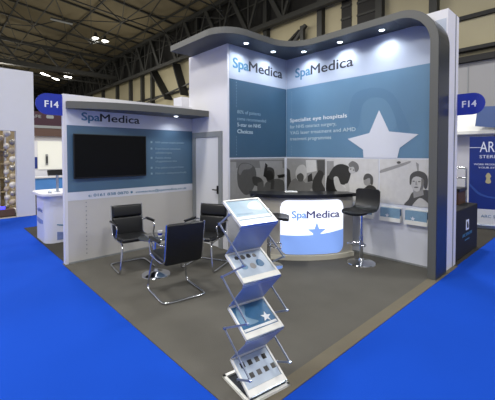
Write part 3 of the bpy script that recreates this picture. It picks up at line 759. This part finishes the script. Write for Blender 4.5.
# ================================================================== NEIGHBOURS, RIGHT
t = thing('draped_table', 'table under a floor-length dark navy cloth beside the white end wall', 'table', (4.83, .45, .005))
b = B(); box(b, -.62, .62, -.38, .38, 0, .76, bev=.015); obj('tablecloth', b, navy_cloth, t)
fT = lambda a, c, d: (a, -.38-d, c)
b = B(); prism(b, rect(-.07,.09,.40,.56), fT, .0, .003); obj('printed_logo', b, sign_white, t)
b = B(); prism(b, [(-.02,.43),(.06,.43),(.06,.47),(.02,.53),(-.02,.53)], fT, .002, .005); obj('printed_mark', b, navy_cloth, t)
b = B(); text(b, 'ARC STERLING', -.25, .31, .045, fT, width=.52, off=.01, d0=0, d1=.003); obj('printed_text', b, logo_blue, t); b = B(); text(b, 'services', -.12, .24, .03, fT, width=.25, d0=0, d1=.003); obj('printed_text', b, logo_blue, t)
b = B(); box(b, -.2, .2, -.13, .13, 0, .22, bev=.004); t = tag(obj('storage_box', b, box_brown), 'brown storage box on the navy table', 'box'); t.location = (5.15, .36, .766)
b = B(); box(b, -.22, .22, -.15, .15, 0, .05, bev=.01); t = tag(obj('box_lid', b, black_plastic), 'black lid on top of the brown storage box', 'lid'); t.location = (5.15, .36, .987)

t = thing('banner_stand', 'tall blue roll-up banner reading ARC STERLING at the right edge', 'banner', (7.3, .22, .005), radians(-70))
fB = lambda a, c, d: (a, -d, c)
b = B(); box(b, -.42, .46, -.02, .02, .12, 1.97); ban = obj('banner_print', b, banner_blue, t)
b = B(); box(b, -.44, .48, -.06, .06, 0, .09, bev=.01); obj('base', b, alu, t)
b = B(); box(b, -.42, .46, -.023, -.019, .09, .42); obj('banner_foot_print', b, paper, t)
b = B(); text(b, 'ARC', -.24, 1.64, .22, fB, width=.40, d0=.02, d1=.023); obj('banner_text', b, sign_white, t); b = B(); text(b, 'STERLING', -.24, 1.51, .065, fB, width=.50, off=.0, d0=.02, d1=.023)
obj('banner_text', b, sign_white, t)
b = B(); prism(b, rect(-.42,-.22,1.73,1.742), fB, .02, .023); obj('banner_line', b, sign_white, t)
b = B(); text(b, 'WORK PRODUCTS FOR', -.34, 1.36, .035, fB, width=.62, off=.01, d0=.02, d1=.023); obj('banner_text', b, sign_white, t); b = B(); text(b, 'YOUR EYECARE', -.26, 1.29, .035, fB, width=.5, off=.01, d0=.02, d1=.023); obj('banner_text', b, sign_white, t)
b = B(); prism(b, smooth_loop([(-.13,1.0),(-.08,.97),(-.03,1.0),(-.05,1.08),(-.03,1.13),(-.08,1.2),(-.13,1.13),(-.11,1.08)]), fB, .02, .023); obj('banner_crest', b, gold, t)
b = B(); prism(b, smooth_loop([(-.4,.95),(-.2,.75),(.1,.68),(.44,.72),(.44,.7),(.1,.65),(-.22,.71),(-.4,.9)]), fB, .02, .023); obj('banner_swirl', b, banner_line, t)
b = B(); text(b, 'ARC Sterling', -.2, .24, .06, fB, width=.5, d0=.023, d1=.026); obj('banner_text', b, logo_blue, t)

t = thing('marquee', 'white peaked tent canopy on thin posts behind the banner', 'tent', (9.9, 1.6, .005))
b = B()
px = [(-.9,-1.5),(1.3,-1.5),(1.3,1.0),(-.9,1.0)]; apex = (.2,-.2)
v0 = [b.verts.new((x,y,2.2)) for x, y in px]; v1 = [b.verts.new((x*.15+apex[0],y*.15+apex[1],3.1)) for x, y in px]; v2 = [b.verts.new((x,y,2.12)) for x, y in px]
for i in range(4):
    j = (i+1) % 4; b.faces.new((v0[i],v0[j],v1[j],v1[i])); b.faces.new((v2[i],v2[j],v0[j],v0[i]))
b.faces.new(v1); b.faces.new(v2[::-1]); obj('tent_roof', b, tent_white, t)
for x, y in px:
    b = B(); box(b, x-.02 if x > 0 else x, x if x > 0 else x+.02, y if y < 0 else y-.02, y+.02 if y < 0 else y, 0, 2.12); obj('post', b, white_alu, t)
t = tag(obj('hanging_panel', (lambda bb: (prism(bb, [(-.3,0),(.5,-.12),(.5,.45),(-.25,.5)], lambda a, c, d: (d, -a, c), 0, .04), bb)[1])(B()), tent_blue), 'grey blue panel hung under the tent roof near the F14 sign', 'panel'); t.location = (8.9, .62, 2.32)
sbox('wall_neighbour', white_wall, 9.7, 9.8, .12, 4.5, 0.005, 2.1)
t = thing('coat_rail', 'chrome rail on two posts beside the navy table', 'rail', (8.3, 1.2, .005))
b = B(); tube(b, [(0,-.25,0),(0,-.25,1.25),(0,.4,1.25),(0,.4,0)], .025, fil=.05); tube(b, [(0,-.25,1.0),(0,.4,1.0)], .018); obj('rail_frame', b, chrome, t, True)

# ================================================================== HALL
XW = 12.6
b = B(); box(b, XW, XW+.3, -8, 60, 4.85, 8.7); hall = struct('wall_hall', b, cream_clad)
sbox('wall_hall', grey_clad, XW-.05, XW+.3, -8, 60, 0, 4.85)
sbox('wall_hall', wall_black, XW, XW+.3, -8, 60, 8.7, 13.2)
sbox('wall_far', wall_black, -14, XW, 58, 58.3, 0, 13.2)
b = B()
box(b, XW-.25, XW, -8, 60, 4.82, 5.02); box(b, XW-.3, XW, -8, 60, 5.2, 5.32)
box(b, XW-.12, XW, -8, 60, 6.36, 6.5)
struct('trim_2', b, steel_black)
b = B()
for y in range(-6, 58, 1): box(b, XW-.07, XW-.05, y-.015, y+.015, 0, 4.8)
struct('trim_3', b, frame_grey)
b = B()
for y in (3.1, 5.2, 8.15, 11.8, 18.6, 25.4, 27.3, 29.8, 33, 37, 41): box(b, XW-.3, XW, y-.14, y+.14, 4.85, 11.4)
struct('trim_4', b, steel)
# dark glazed openings high in the wall
for i, (y0, y1, z0, z1) in enumerate(((5.35,6.3,6.6,8.7),(6.6,7.1,7.2,8.7))):
    w = bpy.data.objects.new('window_%d' % (i+1), None); COL.objects.link(w); w.location = (XW, y0, z0); w['kind'] = 'structure'
    b = B(); box(b, -.04, 0, 0, y1-y0, 0, z1-z0); obj('pane', b, steel_black, w)
    b = B()
    for k in range(int((z1-z0)/.55)+1): box(b, -.1, -.04, 0, y1-y0, k*.55, k*.55+.09)
    obj('window_frame', b, steel, w)
# diagonal wall bracing
b = B()
for (ya, za, yb, zb) in ((24.9,8.7,22.3,5.9),(21.2,8.5,20.0,5.95),(9.4,7.9,10.6,7.2)):
    bar(b, (XW-.2, ya, za), (XW-.2, yb, zb), 1.0 if ya > 15 else .18, .1)
struct('trim_5', b, steel_black)
b = B(); bar(b, (XW-.4, 27, 5.95), (XW-.4, 17, 6.9), .1, .1); bar(b, (XW-.35, 8.9, 8.0), (XW-.35, 10.4, 6.6), .16, .16); bar(b, (XW-.35, 9.1, 8.0), (XW-.35, 9.1, 6.4), .2, .2); struct('trim_6', b, steel)
# lattice girder along the hall wall
b = B(); XT = 12.0
box(b, XT-.15, XT+.15, -8, 58, 8.45, 8.7); box(b, XT-.15, XT+.15, -8, 58, 11.0, 11.25)
y = -8
while y < 57:
    bar(b, (XT, y, 8.55), (XT, y+1.5, 11.1), .26); bar(b, (XT, y+1.5, 11.1), (XT, y+2.6, 8.55), .15); bar(b, (XT, y+2.6, 8.55), (XT, y+2.6, 11.1), .1)
    y += 2.6
struct('trim_7', b, steel)
# roof with purlins and space frame
zr = lambda x: 11.35 + (12.9-x)*.10
b = B(); prism(b, [(-14, zr(-14)), (12.9, zr(12.9)), (12.9, zr(12.9)+.1), (-14, zr(-14)+.1)], lambda a, c, d: (a, d, c), -8, 60); ceil = struct('ceiling', b, roof_m)
b = B()
for y in range(0, 60, 3): bar(b, (-14, y, zr(-14)-.1), (12.8, y, zr(12.8)-.1), .1, .12)
for x in range(-13, 13, 4): bar(b, (x, -8, zr(x)-.2), (x, 60, zr(x)-.2), .09, .1)
struct('roof_purlins', b, steel, ceil)
b = B()
for y in range(3, 58, 6):
    bar(b, (-14, y, zr(-14)-1.5), (12, y, zr(12)-1.0), .07)
    for x in range(-14, 12, 4):
        T = lambda xx, yy: (xx, yy, zr(xx)-.2)
        L = lambda xx, yy: (xx, yy, zr(xx)-1.4)
        bar(b, T(x, y), L(x+2, y), .06); bar(b, L(x+2, y), T(x+4, y), .06)
        bar(b, L(x+2, y), T(x, y+6), .05); bar(b, L(x+2, y), T(x+4, y+6), .05)
        bar(b, L(x+2, y), L(x+2, y+6), .05); bar(b, T(x, y), L(x+2, y+6), .04)
struct('roof_space_frame', b, steel, ceil)
b = B()
bar(b, (-14, 32, 9.1), (12, 32, 9.1), .5, .35); bar(b, (-14, 32, 10.9), (12, 32, 10.9), .2, .2)
for x in range(-14, 12, 3):
    bar(b, (x, 32, 9.1), (x+1.5, 32, 10.9), .14); bar(b, (x+1.5, 32, 10.9), (x+3, 32, 9.1), .14)
bar(b, (-14, 33.2, 8.6), (12, 33.2, 8.6), .12, .12)
struct('roof_girder', b, steel, ceil)

# ------------------------------------------------------------------ hall lamps
def bay(label, x, y, z, e, group):
    t = thing('high_bay_lamp', label, 'lamp', (x, y, z), 0, group)
    b = B(); lathe(b, [(.05,.45),(.10,.42),(.12,.25),(.26,.02),(.28,0),(.26,.0)]); obj('reflector', b, steel, t, True)
    b = B(); lathe(b, [(.25,-.01),(.25,-.03)]); obj('lamp_face', b, lamp_white, t)
    ld = bpy.data.lights.new('hall_light', 'AREA'); ld.shape = 'DISK'; ld.size = .5; ld.energy = e*.4; ld.color = (1,.98,.95)
    lo = bpy.data.objects.new('hall_light', ld); COL.objects.link(lo); lo.location = (x, y, z-.08)
bay('left one of two round hall lamps glowing under the roof', 8.3, 26.9, 10.95, 60, 'round hall lamps under the roof')
bay('right one of two round hall lamps glowing under the roof', 9.1, 27.1, 10.95, 60, 'round hall lamps under the roof')
HB = [(-6,-4),(0,-5),(6,-4),(-7,3),(-1.5,2.5),(6.8,2.4),(-6,10),(1,11),(7,11),(-5,18),(2,19),(8,19),(2.5,27),(-4,27),(3.5,38)]
for x, y in HB:
    ld = bpy.data.lights.new('hall_light', 'AREA'); ld.shape = 'DISK'; ld.size = 1.2; ld.energy = 330; ld.color = (1,.98,.95)
    lo = bpy.data.objects.new('hall_light', ld); COL.objects.link(lo); lo.location = (x, y, 8.6)
for i, (p, q, lab) in enumerate((((5.85,34.0,9.0),(7.8,36.2,9.0),'long lit tube lamp hanging under the roof at far left'), ((7.5,32.9,8.75),(8.1,32.9,8.75),'short lit strip lamp beside the long tube lamp'), ((4.7,25.2,11.0),(6.1,25.15,11.0),'dim strip lamp high under the roof at upper left'))):
    t = thing('strip_lamp', lab, 'lamp', p)
    d = Vector(q)-Vector(p)
    b = B(); bar(b, (0,0,0), d, .12, .08); obj('tube', b, lamp_white if i < 2 else frame_grey, t)
    b = B(); bar(b, (0,0,.08), d+Vector((0,0,.08)), .2, .06); obj('housing', b, steel, t)

for x, y in ((-5,2),(-6,12),(5,14),(0,22),(8,24),(-6,26),(3,34),(8,8),(4,46)):  # added fill lights without fixtures, to brighten the roof from below
    ld = bpy.data.lights.new('roof_fill_light', 'POINT'); ld.shadow_soft_size = .5; ld.energy = 300; ld.color = (1,.93,.80)
    lo = bpy.data.objects.new('roof_fill_light', ld); COL.objects.link(lo); lo.location = (x, y, 7.5)
# ------------------------------------------------------------------ world + view
w = bpy.data.worlds.new('world'); S.world = w; w.use_nodes = True
bg = w.node_tree.nodes['Background']; bg.inputs[0].default_value = (.96,.96,1,1); bg.inputs[1].default_value = .44
S.view_settings.view_transform = 'Standard'; S.view_settings.look = 'None'; S.view_settings.gamma = 1; S.view_settings.use_curve_mapping = False
S.view_settings.exposure = 0.0
